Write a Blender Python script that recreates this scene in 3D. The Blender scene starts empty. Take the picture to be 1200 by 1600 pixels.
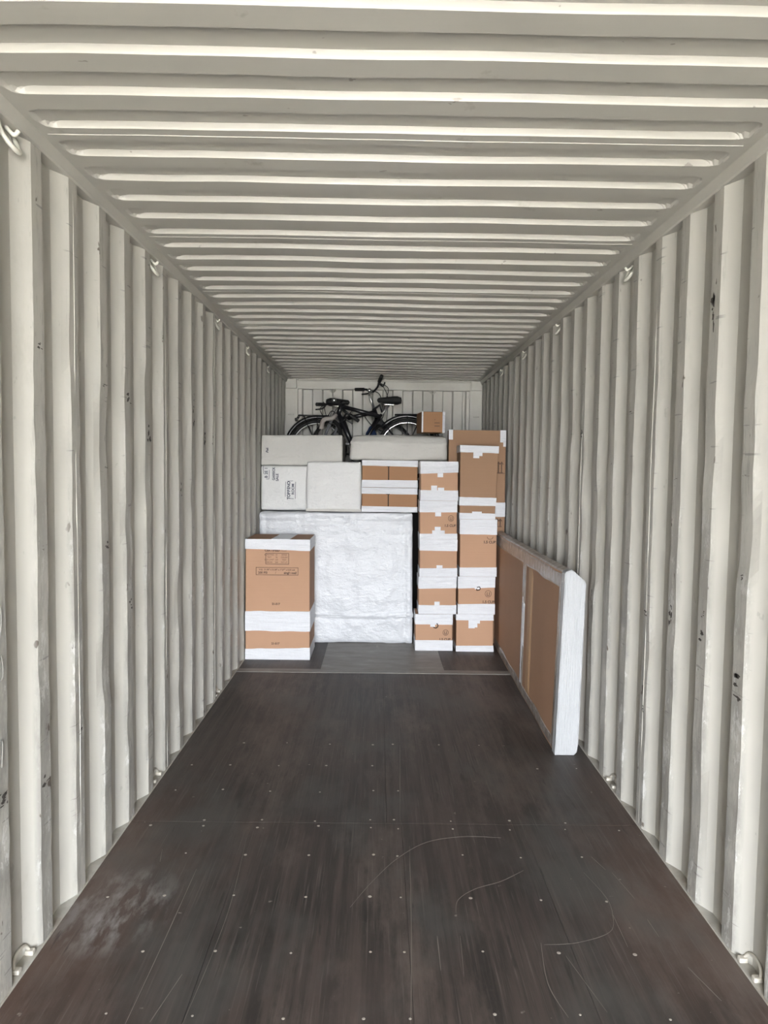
import bpy, bmesh, math, random
from mathutils import Vector, Matrix, noise
random.seed(7)
SC = bpy.context.scene
COL = SC.collection

# ------------------------------------------------------------------ camera
CAM = (-0.0498, 0.0, 1.6266)
F_PX, PITCH, YAW, ROLL = 1114.4, 0.0602, 0.0081, 0.0132
def cam_dir(u, v, w):
    c, s = math.cos(ROLL), math.sin(ROLL); u, v = c*u + s*v, -s*u + c*v
    X, Y, Z = u, w, -v
    c, s = math.cos(PITCH), math.sin(PITCH); Y, Z = c*Y + s*Z, -s*Y + c*Z
    c, s = math.cos(YAW), math.sin(YAW); X, Y = c*X + s*Y, -s*X + c*Y
    return Vector((X, Y, Z))
cd = bpy.data.cameras.new('camera'); cam = bpy.data.objects.new('camera', cd); COL.objects.link(cam)
rt, up, fw = cam_dir(1, 0, 0), cam_dir(0, -1, 0), cam_dir(0, 0, 1)
m = Matrix((rt, up, -fw)).transposed().to_4x4(); m.translation = Vector(CAM)
cam.matrix_world = m
cd.sensor_fit = 'VERTICAL'; cd.sensor_height = 24; cd.lens = 24*F_PX/1600; cd.clip_start = 0.05; cd.clip_end = 500
SC.camera = cam

# ------------------------------------------------------------------ world, light, exposure
SKY_STRENGTH = 6.0
SUN_STRENGTH = 22.0
EXPOSURE = 3.42
w = bpy.data.worlds.new('sky'); SC.world = w; w.use_nodes = True
wn, wl = w.node_tree.nodes, w.node_tree.links
bg = wn['Background']; bg.inputs['Color'].default_value = (0.88, 0.93, 1.0, 1); bg.inputs['Strength'].default_value = SKY_STRENGTH
# hazy overcast sky: brightest towards the horizon
_tc = wn.new('ShaderNodeTexCoord'); _sp = wn.new('ShaderNodeSeparateXYZ'); _rp = wn.new('ShaderNodeValToRGB')
wl.new(_tc.outputs['Generated'], _sp.inputs[0]); wl.new(_sp.outputs['Z'], _rp.inputs[0])
_e = _rp.color_ramp.elements
_e[0].position, _e[0].color = 0.0, (0.95, 0.98, 1.0, 1)
_e[1].position, _e[1].color = 1.0, (0.40, 0.46, 0.55, 1)
_m = _e.new(0.22); _m.color = (0.92, 0.95, 1.0, 1)
_m = _e.new(0.5); _m.color = (0.62, 0.68, 0.76, 1)
wl.new(_rp.outputs[0], bg.inputs['Color'])
DOOR_Y, BACK_Y = -3.356, 8.676
pl = bpy.data.lights.new('door_portal', 'AREA'); pl.shape = 'RECTANGLE'; pl.size = 2.3; pl.size_y = 2.62
pl.cycles.is_portal = True
po = bpy.data.objects.new('door_portal', pl); COL.objects.link(po); po.location = (0, DOOR_Y, 1.32); po.rotation_euler = (math.pi/2, 0, 0)
sl = bpy.data.lights.new('sun', 'SUN'); sl.energy = SUN_STRENGTH; sl.angle = math.radians(1.0); sl.color = (1.0, 0.95, 0.86)
so = bpy.data.objects.new('sun', sl); COL.objects.link(so); so.rotation_euler = (math.radians(-38), 0, math.radians(25))   # high sun from beyond the far end: it lights the yard, not the inside
SC.view_settings.view_transform = 'Standard'; SC.view_settings.look = 'None'
SC.view_settings.exposure = EXPOSURE; SC.view_settings.gamma = 1; SC.view_settings.use_curve_mapping = False
SC.cycles.max_bounces = 14; SC.cycles.diffuse_bounces = 10; SC.cycles.glossy_bounces = 6

# ------------------------------------------------------------------ node helpers
class NT:
    def __init__(s, name, rough=0.6, metal=0.0, spec=0.5):
        s.m = bpy.data.materials.new(name); s.m.use_nodes = True
        s.t = s.m.node_tree; s.b = s.t.nodes['Principled BSDF']
        s.b.inputs['Roughness'].default_value = rough; s.b.inputs['Metallic'].default_value = metal
        s.b.inputs['Specular IOR Level'].default_value = spec
    def n(s, typ, **k):
        nd = s.t.nodes.new(typ)
        for a, v in k.items():
            if a.startswith('i_'): nd.inputs[a[2:].replace('_', ' ')].default_value = v
            else: setattr(nd, a, v)
        return nd
    def l(s, a, b): s.t.links.new(a, b)
    def coords(s, scale=(1, 1, 1), kind='Object'):
        tc = s.n('ShaderNodeTexCoord')
        mp = s.n('ShaderNodeMapping'); mp.inputs['Scale'].default_value = scale
        s.l(tc.outputs[kind], mp.inputs['Vector']); return mp.outputs[0]
    def noise(s, scale, vscale=(1, 1, 1), detail=4, rough=0.6, kind='Object'):
        nd = s.n('ShaderNodeTexNoise'); nd.inputs['Scale'].default_value = scale
        nd.inputs['Detail'].default_value = detail; nd.inputs['Roughness'].default_value = rough
        s.l(s.coords(vscale, kind), nd.inputs['Vector']); return nd.outputs['Fac']
    def ramp(s, fac, stops):
        r = s.n('ShaderNodeValToRGB'); e = r.color_ramp.elements
        e[0].position, e[0].color = stops[0][0], tuple(stops[0][1])+(1,)
        e[1].position, e[1].color = stops[-1][0], tuple(stops[-1][1])+(1,)
        for p, c in stops[1:-1]:
            x = e.new(p); x.color = tuple(c)+(1,)
        s.l(fac, r.inputs[0]); return r.outputs[0]
    def mask(s, fac, lo, hi):
        r = s.n('ShaderNodeMapRange'); r.inputs['From Min'].default_value = lo; r.inputs['From Max'].default_value = hi
        s.l(fac, r.inputs['Value']); return r.outputs[0]
    def math(s, op, a, b=None):
        r = s.n('ShaderNodeMath', operation=op)
        for i, v in enumerate((a, b)):
            if v is None: continue
            if isinstance(v, (int, float)): r.inputs[i].default_value = v
            else: s.l(v, r.inputs[i])
        return r.outputs[0]
    def mix(s, fac, a, b):
        r = s.n('ShaderNodeMix', data_type='RGBA')
        for i, v in ((0, fac), (6, a), (7, b)):
            if isinstance(v, (int, float)): r.inputs[i].default_value = v
            elif isinstance(v, tuple): r.inputs[i].default_value = v+(1,)
            else: s.l(v, r.inputs[i])
        return r.outputs[2]
    def color(s, c):
        if isinstance(c, tuple): s.b.inputs['Base Color'].default_value = c+(1,)
        else: s.l(c, s.b.inputs['Base Color'])
    def bump(s, h, strength=0.3, dist=0.01):
        bn = s.n('ShaderNodeBump'); bn.inputs['Strength'].default_value = strength; bn.inputs['Distance'].default_value = dist
        s.l(h, bn.inputs['Height']); s.l(bn.outputs[0], s.b.inputs['Normal'])
    def xyz(s):
        tc = s.n('ShaderNodeTexCoord'); sp = s.n('ShaderNodeSeparateXYZ'); s.l(tc.outputs['Object'], sp.inputs[0]); return sp.outputs

def plain(name, c, rough=0.5, metal=0.0, spec=0.5):
    a = NT(name, rough, metal, spec); a.color(c); return a.m

PAINT = (0.485, 0.470, 0.428)
def wall_paint():
    a = NT('container wall paint', 0.5, spec=0.35)
    x, y, z = a.xyz()
    ax = a.math('ABSOLUTE', x)
    inner = a.mask(ax, 1.184, 1.172)                       # 1 on the inward flats, where cargo rubs
    low = a.mask(z, 2.1, 0.9)
    big = a.noise(1.3, (1, 1, 0.5), 4)
    base = a.mix(a.mask(big, 0.3, 0.75), PAINT, tuple(v*0.90 for v in PAINT))
    # rubbed streaks on the inward flats
    rub = a.noise(3.2, (1, 2.5, 0.9), 6, 0.75)
    rubm = a.math('MULTIPLY', a.math('MULTIPLY', a.mask(rub, 0.36, 0.58), inner), a.math('ADD', a.math('MULTIPLY', low, 0.62), 0.12))
    c = a.mix(rubm, base, (0.23, 0.222, 0.205))
    edge = a.noise(9, (1, 6, 0.7), 5, 0.7)
    em = a.math('MULTIPLY', a.math('MULTIPLY', a.mask(edge, 0.56, 0.63), inner), 0.55)
    c = a.mix(em, c, (0.27, 0.255, 0.23))
    # chipped dark specks and scrapes everywhere, mostly on inward flats
    sp = a.noise(16, (1, 1.0, 0.55), 3, 0.6)
    sm = a.math('MULTIPLY', a.mask(sp, 0.69, 0.71), a.math('ADD', a.math('MULTIPLY', inner, 0.75), 0.2))
    c = a.mix(sm, c, (0.10, 0.08, 0.065))
    sc = a.noise(7, (1, 0.8, 9), 2, 0.5)
    scm = a.math('MULTIPLY', a.mask(sc, 0.69, 0.70), a.math('MULTIPLY', inner, 0.6))
    c = a.mix(scm, c, (0.16, 0.15, 0.14))
    ch = a.noise(5, (1, 3.0, 1.2), 6, 0.8)
    c = a.mix(a.math('MULTIPLY', a.math('MULTIPLY', a.mask(ch, 0.57, 0.60), inner), a.math('MULTIPLY', low, 0.65)), c, (0.60, 0.60, 0.58))
    c = a.mix(a.math('MULTIPLY', a.mask(a.noise(2.6, (1, 1.2, 0.5), 6, 0.75), 0.60, 0.72), 0.30), c, (0.28, 0.25, 0.21))
    a.color(c)
    a.bump(a.math('ADD', a.noise(22, (1, 1, 1), 3), a.math('MULTIPLY', a.math('MULTIPLY', rub, inner), 1.5)), 0.16, 0.004)
    return a.m
def roof_paint():
    a = NT('container roof paint', 0.42, spec=0.45)
    big = a.noise(0.9, (1, 1, 1), 4)
    base = a.mix(a.mask(big, 0.35, 0.7), PAINT, tuple(v*0.93 for v in PAINT))
    sp = a.noise(7, (1, 0.8, 1), 4, 0.65)
    c = a.mix(a.math('MULTIPLY', a.mask(sp, 0.66, 0.74), 0.5), base, (0.27, 0.24, 0.20))
    s2 = a.noise(19, (0.6, 1, 1), 3, 0.6)
    c = a.mix(a.math('MULTIPLY', a.mask(s2, 0.71, 0.73), 0.6), c, (0.16, 0.13, 0.11))
    a.color(c); a.bump(a.noise(5, (0.4, 1, 1), 3), 0.15, 0.006)
    return a.m
def floor_ply():
    a = NT('worn plywood floor', 0.55, spec=0.3)
    x, y, z = a.xyz()
    grain = a.noise(1.6, (14, 0.5, 1), 6, 0.7)
    blot = a.noise(1.1, (1, 0.8, 1), 5, 0.6)
    c = a.mix(a.mask(blot, 0.40, 0.60), (0.029, 0.025, 0.023), (0.054, 0.043, 0.039))
    c = a.mix(a.math('MULTIPLY', a.mask(grain, 0.44, 0.60), 0.6), c, (0.085, 0.066, 0.058))
    edge = a.math('MULTIPLY', a.mask(a.math('ABSOLUTE', x), 0.72, 1.15), a.mask(y, 4.2, 2.2))
    c = a.mix(a.math('MULTIPLY', edge, a.math('MULTIPLY', a.mask(blot, 0.25, 0.6), 0.8)), c, (0.105, 0.060, 0.043))
    fine = a.noise(4, (30, 0.6, 1), 3, 0.6)
    c = a.mix(a.math('MULTIPLY', a.mask(fine, 0.58, 0.68), 0.45), c, (0.14, 0.12, 0.105))
    # a dusty scuffed patch on the left, near the wall
    dx = a.math('MULTIPLY', a.math('ADD', x, 1.0), 4.2); dy = a.math('MULTIPLY', a.math('SUBTRACT', y, 2.55), 3.4)
    d = a.math('ADD', a.math('MULTIPLY', dx, dx), a.math('MULTIPLY', dy, dy))
    du = a.noise(5, (3.2, 1, 1), 4, 0.65)
    c = a.mix(a.math('MULTIPLY', a.math('MULTIPLY', a.mask(d, 1.0, 0.2), a.mask(du, 0.46, 0.62)), 0.85), c, (0.30, 0.29, 0.285))
    rd = a.noise(0.8, (1, 1, 1), 4)
    wr = a.noise(0.9, (2.2, 0.7, 1), 7, 0.72)
    c = a.mix(a.math('MULTIPLY', a.mask(wr, 0.50, 0.62), 0.55), c, (0.135, 0.108, 0.094))
    gr = a.noise(1.9, (1, 0.6, 1), 5, 0.6)
    c = a.mix(a.math('MULTIPLY', a.mask(gr, 0.50, 0.62), 0.6), c, (0.075, 0.073, 0.068))
    st = a.noise(3.1, (9, 0.9, 1), 4, 0.6)
    c = a.mix(a.math('MULTIPLY', a.mask(st, 0.64, 0.70), 0.6), c, (0.022, 0.019, 0.018))
    spk = a.noise(26, (1, 1, 1), 2, 0.5)
    c = a.mix(a.math('MULTIPLY', a.mask(spk, 0.74, 0.78), 0.5), c, (0.32, 0.29, 0.25))
    a.color(c)
    rr = a.n('ShaderNodeMapRange'); rr.inputs['To Min'].default_value = 0.42; rr.inputs['To Max'].default_value = 0.62
    a.l(blot, rr.inputs['Value']); a.l(rr.outputs[0], a.b.inputs['Roughness'])
    a.bump(a.math('ADD', grain, a.math('MULTIPLY', fine, 0.5)), 0.25, 0.004)
    return a.m
def steel_plate():
    a = NT('scuffed steel floor plate', 0.48, 0.0, 0.5)
    s = a.noise(4, (1, 3, 1), 6, 0.7)
    a.color(a.ramp(s, [(0.3, (0.13, 0.118, 0.104)), (0.55, (0.20, 0.187, 0.168)), (0.75, (0.30, 0.285, 0.26))]))
    a.bump(s, 0.15, 0.003); return a.m
def cardboard(name, c):
    a = NT(name, 0.72, spec=0.2)
    s = a.noise(3, (1, 1, 1), 4)
    cc = a.mix(a.mask(s, 0.3, 0.7), c, tuple(v*0.93 for v in c))
    fl = a.noise(3, (1, 1, 60), 2)
    a.color(a.mix(a.math('MULTIPLY', a.mask(fl, 0.45, 0.75), 0.25), cc, tuple(v*0.86 for v in c)))
    a.bump(fl, 0.08, 0.002); return a.m
def tape_white(name='white paper tape', c=(0.84, 0.84, 0.86), rough=0.35, vs=(1, 1, 14)):
    a = NT(name, rough, spec=0.5)
    s = a.noise(6, vs, 5, 0.65)
    t = a.noise(5, (3, 3, 2), 4, 0.6)
    a.color(a.mix(a.mask(s, 0.35, 0.7), c, tuple(v*0.88 for v in c)))
    a.bump(a.math('ADD', s, t), 0.8, 0.014); return a.m
def clear_tape():
    a = NT('clear tape over cardboard', 0.25, spec=0.6)
    s = a.noise(4, (1, 6, 3), 5, 0.7)
    a.color(a.ramp(s, [(0.38, (0.27, 0.22, 0.185)), (0.58, (0.36, 0.32, 0.285)), (0.72, (0.52, 0.50, 0.48))]))
    a.bump(s, 0.5, 0.01); return a.m
def wrap_mat(name, c, rough=0.38, weave=0.1):
    a = NT(name, rough, spec=0.45)
    s = a.noise(2.0, (1.2, 1, 1.2), 6, 0.6)
    t = a.noise(6, (1.0, 1, 1.7), 5, 0.66)
    x, y, z = a.xyz()
    wv = a.math('ADD', a.math('SINE', a.math('MULTIPLY', z, 900.0)), a.math('SINE', a.math('MULTIPLY', x, 900.0)))
    h = a.math('ADD', a.math('ADD', a.math('MULTIPLY', s, 1.5), t), a.math('MULTIPLY', wv, 0.01*weave*10))
    a.color(a.mix(a.mask(s, 0.35, 0.7), c, tuple(v*0.95 for v in c)))
    a.bump(h, 0.6, 0.022); return a.m

M_WALL = wall_paint(); M_ROOF = roof_paint(); M_FLOOR = floor_ply(); M_STEEL = steel_plate()
M_FRAME = NT('container frame paint', 0.45, spec=0.4)
_s = M_FRAME.noise(2.5, (1, 1, 1), 5)
M_FRAME.color(M_FRAME.mix(M_FRAME.mask(_s, 0.4, 0.75), PAINT, tuple(v*0.85 for v in PAINT))); M_FRAME = M_FRAME.m
M_SILL = NT('dusty sill paint', 0.6)
_s = M_SILL.noise(6, (1, 1, 1), 5)
M_SILL.color(M_SILL.mix(M_SILL.mask(_s, 0.35, 0.7), (0.45, 0.44, 0.40), (0.27, 0.24, 0.20))); M_SILL = M_SILL.m
M_BACK = NT('front bulkhead paint', 0.5)
_s = M_BACK.noise(2.0, (1, 1, 1), 5)
M_BACK.color(M_BACK.mix(M_BACK.mask(_s, 0.4, 0.72), (0.56, 0.55, 0.51), (0.44, 0.42, 0.38))); M_BACK = M_BACK.m
M_BEAD = plain('pale weld seam', (0.62, 0.60, 0.55), 0.4)
M_RING = plain('painted steel bar', (0.66, 0.65, 0.58), 0.32, 0.0, 0.6)
M_SILL2 = plain('dulled sill ring paint', (0.50, 0.47, 0.41), 0.5)
M_FLAP = plain('yellower cardboard strip', (0.47, 0.29, 0.16), 0.6)
M_GAPSHADE = plain('painted gap shade', (0.018, 0.016, 0.015), 0.9)  # near black stands in for the shade in the gap beside the slab
M_CARD = cardboard('brown cardboard', (0.425, 0.255, 0.163))
M_CARD2 = cardboard('darker brown cardboard', (0.325, 0.178, 0.097))
M_CARD3 = cardboard('greyer brown cardboard', (0.30, 0.182, 0.113))
M_TAPE = tape_white(c=(0.71, 0.72, 0.755)); M_ENDW = tape_white('white plastic end wrap', (0.475, 0.485, 0.50), 0.4, (30, 1, 1.2)); M_CLEAR = clear_tape()
M_WRAP = wrap_mat('white woven plastic wrap', (0.53, 0.545, 0.575), 0.26)
M_WRAPD = wrap_mat('greyish white foam wrap', (0.58, 0.58, 0.575), 0.5, 0.05)
M_CREAM = wrap_mat('off white wrap', (0.465, 0.455, 0.43), 0.6, 0.03)
M_INK = plain('dark printing ink', (0.10, 0.055, 0.035), 0.7)
M_PEN = plain('black marker pen', (0.05, 0.05, 0.08), 0.6)
M_DARK = plain('dark slit between flaps', (0.03, 0.018, 0.012), 0.9)
M_BLACK = plain('black bicycle paint', (0.012, 0.012, 0.014), 0.28)
M_GREYP = plain('grey bicycle paint', (0.16, 0.16, 0.17), 0.35)
M_RUB = plain('black rubber', (0.012, 0.012, 0.012), 0.7)
M_CHROME = plain('chrome', (0.85, 0.85, 0.85), 0.18, 1.0)
M_ALU = plain('brushed aluminium', (0.55, 0.55, 0.55), 0.38, 1.0)
M_BLUE = plain('blue cloth', (0.012, 0.03, 0.09), 0.8)
M_PALE = plain('pale foam padding', (0.34, 0.31, 0.29), 0.8)
M_GROUND = NT('yard concrete', 0.9)
_s = M_GROUND.noise(0.5, (1, 1, 1), 5)
M_GROUND.color(M_GROUND.mix(_s, (0.27, 0.255, 0.23), (0.33, 0.315, 0.285))); M_GROUND = M_GROUND.m
M_SCR = plain('pale scratch in plywood', (0.17, 0.15, 0.13), 0.6)
M_SEAM = plain('dirt filled seam', (0.035, 0.03, 0.026), 0.9)
M_SCREW = plain('worn screw head', (0.42, 0.38, 0.33), 0.45, 0.4)

# ------------------------------------------------------------------ mesh helpers
def link(name, me, mat=None, parent=None, smooth=False, loc=None):
    o = bpy.data.objects.new(name, me); COL.objects.link(o)
    if mat is not None: me.materials.append(mat)
    if smooth:
        for p in me.polygons: p.use_smooth = True
    if parent is not None: o.parent = parent
    if loc is not None: o.location = loc
    return o
def mesh(verts, faces):
    me = bpy.data.meshes.new('mesh'); me.from_pydata([tuple(v) for v in verts], [], faces); me.update(); return me
def from_bm(bm):
    me = bpy.data.meshes.new('mesh'); bm.to_mesh(me); bm.free(); return me
def fix_normals(me):
    bm = bmesh.new(); bm.from_mesh(me); bmesh.ops.recalc_face_normals(bm, faces=bm.faces); bm.to_mesh(me); bm.free(); return me
def bm_box(bm, x0, x1, y0, y1, z0, z1, bev=0.0, seg=2):
    r = bmesh.ops.create_cube(bm, size=1)
    for v in r['verts']:
        v.co = Vector(((x0+x1)/2 + v.co.x*(x1-x0), (y0+y1)/2 + v.co.y*(y1-y0), (z0+z1)/2 + v.co.z*(z1-z0)))
    if bev > 0:
        es = list({e for v in r['verts'] for e in v.link_edges})
        bmesh.ops.bevel(bm, geom=es, offset=bev, segments=seg, affect='EDGES', profile=0.6)
def box_me(x0, x1, y0, y1, z0, z1, bev=0.0):
    bm = bmesh.new(); bm_box(bm, x0, x1, y0, y1, z0, z1, bev); return from_bm(bm)
def tube(bm, pts, r, n=8, closed=False):
    pts = [Vector(p) for p in pts]; N = len(pts); rings = []
    prev = None
    rr = r if isinstance(r, (list, tuple)) else [r]*N
    for i, p in enumerate(pts):
        if closed: t = (pts[(i+1) % N]-pts[i-1])
        else: t = (pts[min(i+1, N-1)]-pts[max(i-1, 0)])
        t.normalize()
        if prev is None:
            a = Vector((0, 0, 1)) if abs(t.z) < 0.9 else Vector((1, 0, 0))
            u = t.cross(a).normalized()
        else:
            u = (prev - t*prev.dot(t)).normalized()
        prev = u; v = t.cross(u)
        rings.append([bm.verts.new(p + (u*math.cos(k*2*math.pi/n) + v*math.sin(k*2*math.pi/n))*rr[i]) for k in range(n)])
    for i in range(N if closed else N-1):
        A, B = rings[i], rings[(i+1) % N]
        for k in range(n):
            bm.faces.new((A[k], A[(k+1) % n], B[(k+1) % n], B[k]))
    if not closed:
        bm.faces.new(list(reversed(rings[0]))); bm.faces.new(rings[-1])
def smooth_path(pts, k=6):
    pts = [Vector(p) for p in pts]; out = []
    for i in range(len(pts)-1):
        p0, p1, p2, p3 = pts[max(i-1, 0)], pts[i], pts[i+1], pts[min(i+2, len(pts)-1)]
        for j in range(k):
            t = j/k
            out.append(0.5*((2*p1) + (p2-p0)*t + (2*p0-5*p1+4*p2-p3)*t*t + (3*p1-p0-3*p2+p3)*t**3))
    out.append(pts[-1]); return out
def tube_me(paths, r, n=8):
    bm = bmesh.new()
    for p in paths: tube(bm, p, r, n)
    return fix_normals(from_bm(bm))
def empty(name, loc, label, cat, group=None):
    o = bpy.data.objects.new(name, None); COL.objects.link(o); o.location = loc; o.empty_display_size = 0.1
    o['label'] = label; o['category'] = cat
    if group: o['group'] = group
    return o
def tag(o, label, cat, group=None):
    o['label'] = label; o['category'] = cat
    if group: o['group'] = group
    return o
def struct(o, kind='structure'): o['kind'] = kind; return o
def nz(x, y, z, s=0): return noise.noise(Vector((x+s*13.7, y-s*5.1, z+s*3.3)))

# ------------------------------------------------------------------ ground outside
g = bpy.data.meshes.new('mesh'); g.from_pydata([(-60, -90, -1.35), (60, -90, -1.35), (60, 60, -1.35), (-60, 60, -1.35)], [], [(0, 1, 2, 3)])
ground = struct(link('ground', g, M_GROUND))

# ------------------------------------------------------------------ corrugated side walls
HW = 1.17; DEEP = 0.036; TOPZ = 2.65; PER = 0.278
def wall(side):
    sg = -1 if side == 'left' else 1
    ph = 2.341 if side == 'left' else 2.322
    i0 = int(math.floor((DOOR_Y-ph)/PER)); ys = []
    y = ph + i0*PER; i = i0
    while y < BACK_Y+0.05:
        for dy, dep in ((0, 0), (0.036, 0), (0.072, 0), (0.106, .5), (0.140, 1), (0.175, 1), (0.210, 1), (0.244, .5)):
            yy = y+dy
            if DOOR_Y <= yy <= BACK_Y+0.02: ys.append((yy, dep, i))
        i += 1; y = ph + i*PER
    NZ = 72; V = []; F = []
    for k in range(NZ+1):
        z = -0.03 + (TOPZ+0.04)*k/NZ
        for (yy, dep, ii) in ys:
            fade = min(1, max(0, (2.5-z)/0.5))*min(1, max(0, (z-0.02)/0.25))
            inner = 1-dep
            d = nz(yy*2.2, z*1.6, sg*4, 1)*0.004*(0.4+inner) + nz(yy*9, z*7, sg*9, 2)*0.0035*inner
            if inner > 0.9: d += max(0, nz(ii*3.1, z*3.3, sg, 5)-0.3)*0.02
            dyv = nz(yy*3+7, z*1.6, sg, 3)*0.0035 + nz(yy*11, z*11, sg, 4)*0.0055*(inner if z < 2.0 else inner*0.4)
            V.append((sg*(HW + DEEP*dep + max(-0.001, d*fade)), yy + dyv*fade, z))
    W = len(ys)
    for k in range(NZ):
        for j in range(W-1):
            a = k*W+j; q = (a, a+1, a+W+1, a+W)
            F.append(q if sg < 0 else tuple(reversed(q)))
    o = struct(link('wall_'+side, mesh(V, F), M_WALL))
    # vertical lap joints every fourth corrugation, on the inward flat
    n = 0
    for ii in range(i0, i):
        if (ii - (1 if side == 'left' else 3)) % 4 == 0:
            yb = ph + ii*PER + 0.036
            if DOOR_Y+0.1 < yb < BACK_Y-0.1:
                pts = [(sg*(HW+0.0004+nz(yb*2.2, z*1.6, sg*4, 1)*0.0056), yb+nz(z*3, yb, 1, 6)*0.003, z) for z in [0.01+2.63*t/30 for t in range(31)]]
                link('weld_bead', tube_me([pts], 0.0017, 6), M_FRAME, o, True)
    return o
wall_left = wall('left'); wall_right = wall('right')

def scuffs(wall_ob, sg, marks, name, mat):
    V = []; F = []
    for (y, z, w_, h_, sd) in marks:
        rnd = random.Random(sd)
        for k in range(rnd.randint(3, 7)):
            cy = y+rnd.uniform(-.5, .5)*w_; cz = z+rnd.uniform(-.5, .5)*h_
            a_, b_ = rnd.uniform(.15, .5)*w_, rnd.uniform(.04, .22)*h_
            n = 9; b0 = len(V)
            for q in range(n):
                r = rnd.uniform(.35, 1.1); t = q*2*math.pi/n
                V.append((sg*(HW-0.0035), cy+a_*r*math.cos(t), cz+b_*r*math.sin(t)))
            F.append(tuple(range(b0, b0+n)) if sg < 0 else tuple(range(b0+n-1, b0-1, -1)))
    o = link(name, mesh(V, F), mat, wall_ob); o['kind'] = 'stuff'
M_SCUFF = plain('black scuff', (0.055, 0.048, 0.042), 0.8)
PR = lambda i: 2.322+.036+.278*i
PL = lambda i: 2.341+.036+.278*i
scuffs(wall_right, 1, [(PR(0), .93, .05, .06, 1), (PR(0), .88, .05, .04, 2), (PR(1), 1.02, .04, .05, 3), (PR(1)-.01, 1.10, .03, .03, 4), (PR(2), 1.05, .03, .09, 5), (PR(1), 2.23, .035, .16, 6),
                       (PR(0), 1.62, .04, .006, 7), (PR(4), 1.92, .03, .02, 8), (PR(3), .99, .03, .03, 9), (PR(-0), 1.28, .02, .02, 10), (PR(3), .55, .03, .03, 12), (PR(7), 1.85, .03, .05, 13), (PR(2), 1.6, .03, .01, 14)], 'scuff_mark', M_SCUFF)
scuffs(wall_left, -1, [(PL(3), 1.93, .04, .05, 21), (PL(4), 1.77, .05, .12, 22), (PL(0), 2.02, .03, .03, 23), (PL(2), 1.62, .03, .01, 24), (PL(2), 1.30, .03, .03, 25), (PL(3), 1.0, .03, .06, 26), (PL(7), 1.95, .03, .16, 27),
                       (PL(0), .55, .04, .05, 28), (PL(1), .62, .03, .02, 29), (PL(2), 1.95, .04, .01, 30), (PL(0), 1.35, .03, .02, 31), (PL(6), 1.5, .03, .1, 32), (PL(8), 1.8, .03, .1, 33), (PL(3), 1.45, .03, .01, 34), (PL(-1), .62, .05, .05, 35)], 'scuff_mark', M_SCUFF)
M_CHALK = plain('faded grey crayon', (0.22, 0.21, 0.19), 0.9)
for k, pts in enumerate(([(2.12, 1.55), (2.10, 1.58), (2.085, 1.52), (2.12, 1.45), (2.10, 1.42)], [(2.085, 1.36), (2.12, 1.37), (2.10, 1.32)], [(2.075, 1.19), (2.09, 1.21), (2.125, 1.20), (2.12, 1.12), (2.08, 1.10)],
                         [(2.08, 1.02), (2.12, 1.06), (2.13, .99), (2.085, .97), (2.10, .91), (2.09, .88)], [(2.08, .78), (2.12, .80), (2.115, .72)])):
    link('crayon_scribble', tube_me([smooth_path([(-HW+0.0035, y-.022, z) for y, z in pts], 5)], 0.0016, 5), M_CHALK, wall_left)

# sills, top rails
for side, sg in (('left', -1), ('right', 1)):
    xs = sorted((sg*1.163, sg*1.26))
    o = struct(link('trim_1' if sg < 0 else 'trim_2', box_me(xs[0], xs[1], DOOR_Y, BACK_Y+0.03, -0.14, 0.004, 0.003), M_SILL))
    # top side rail: sloped inner face between wall and roof
    prof = [(sg*1.168, TOPZ), (sg*1.162, TOPZ+0.004), (sg*1.150, 2.692), (sg*1.150, 2.70), (sg*1.27, 2.70), (sg*1.27, TOPZ)]
    V = [(x, y, z) for y in (DOOR_Y, BACK_Y+0.03) for x, z in prof]; n = len(prof)
    F = [(k, (k+1) % n, n+(k+1) % n, n+k) for k in range(n)] + [tuple(range(n)), tuple(range(2*n-1, n-1, -1))]
    o = struct(link('trim_3' if sg < 0 else 'trim_4', fix_normals(mesh(V, F)), M_FRAME))

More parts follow.
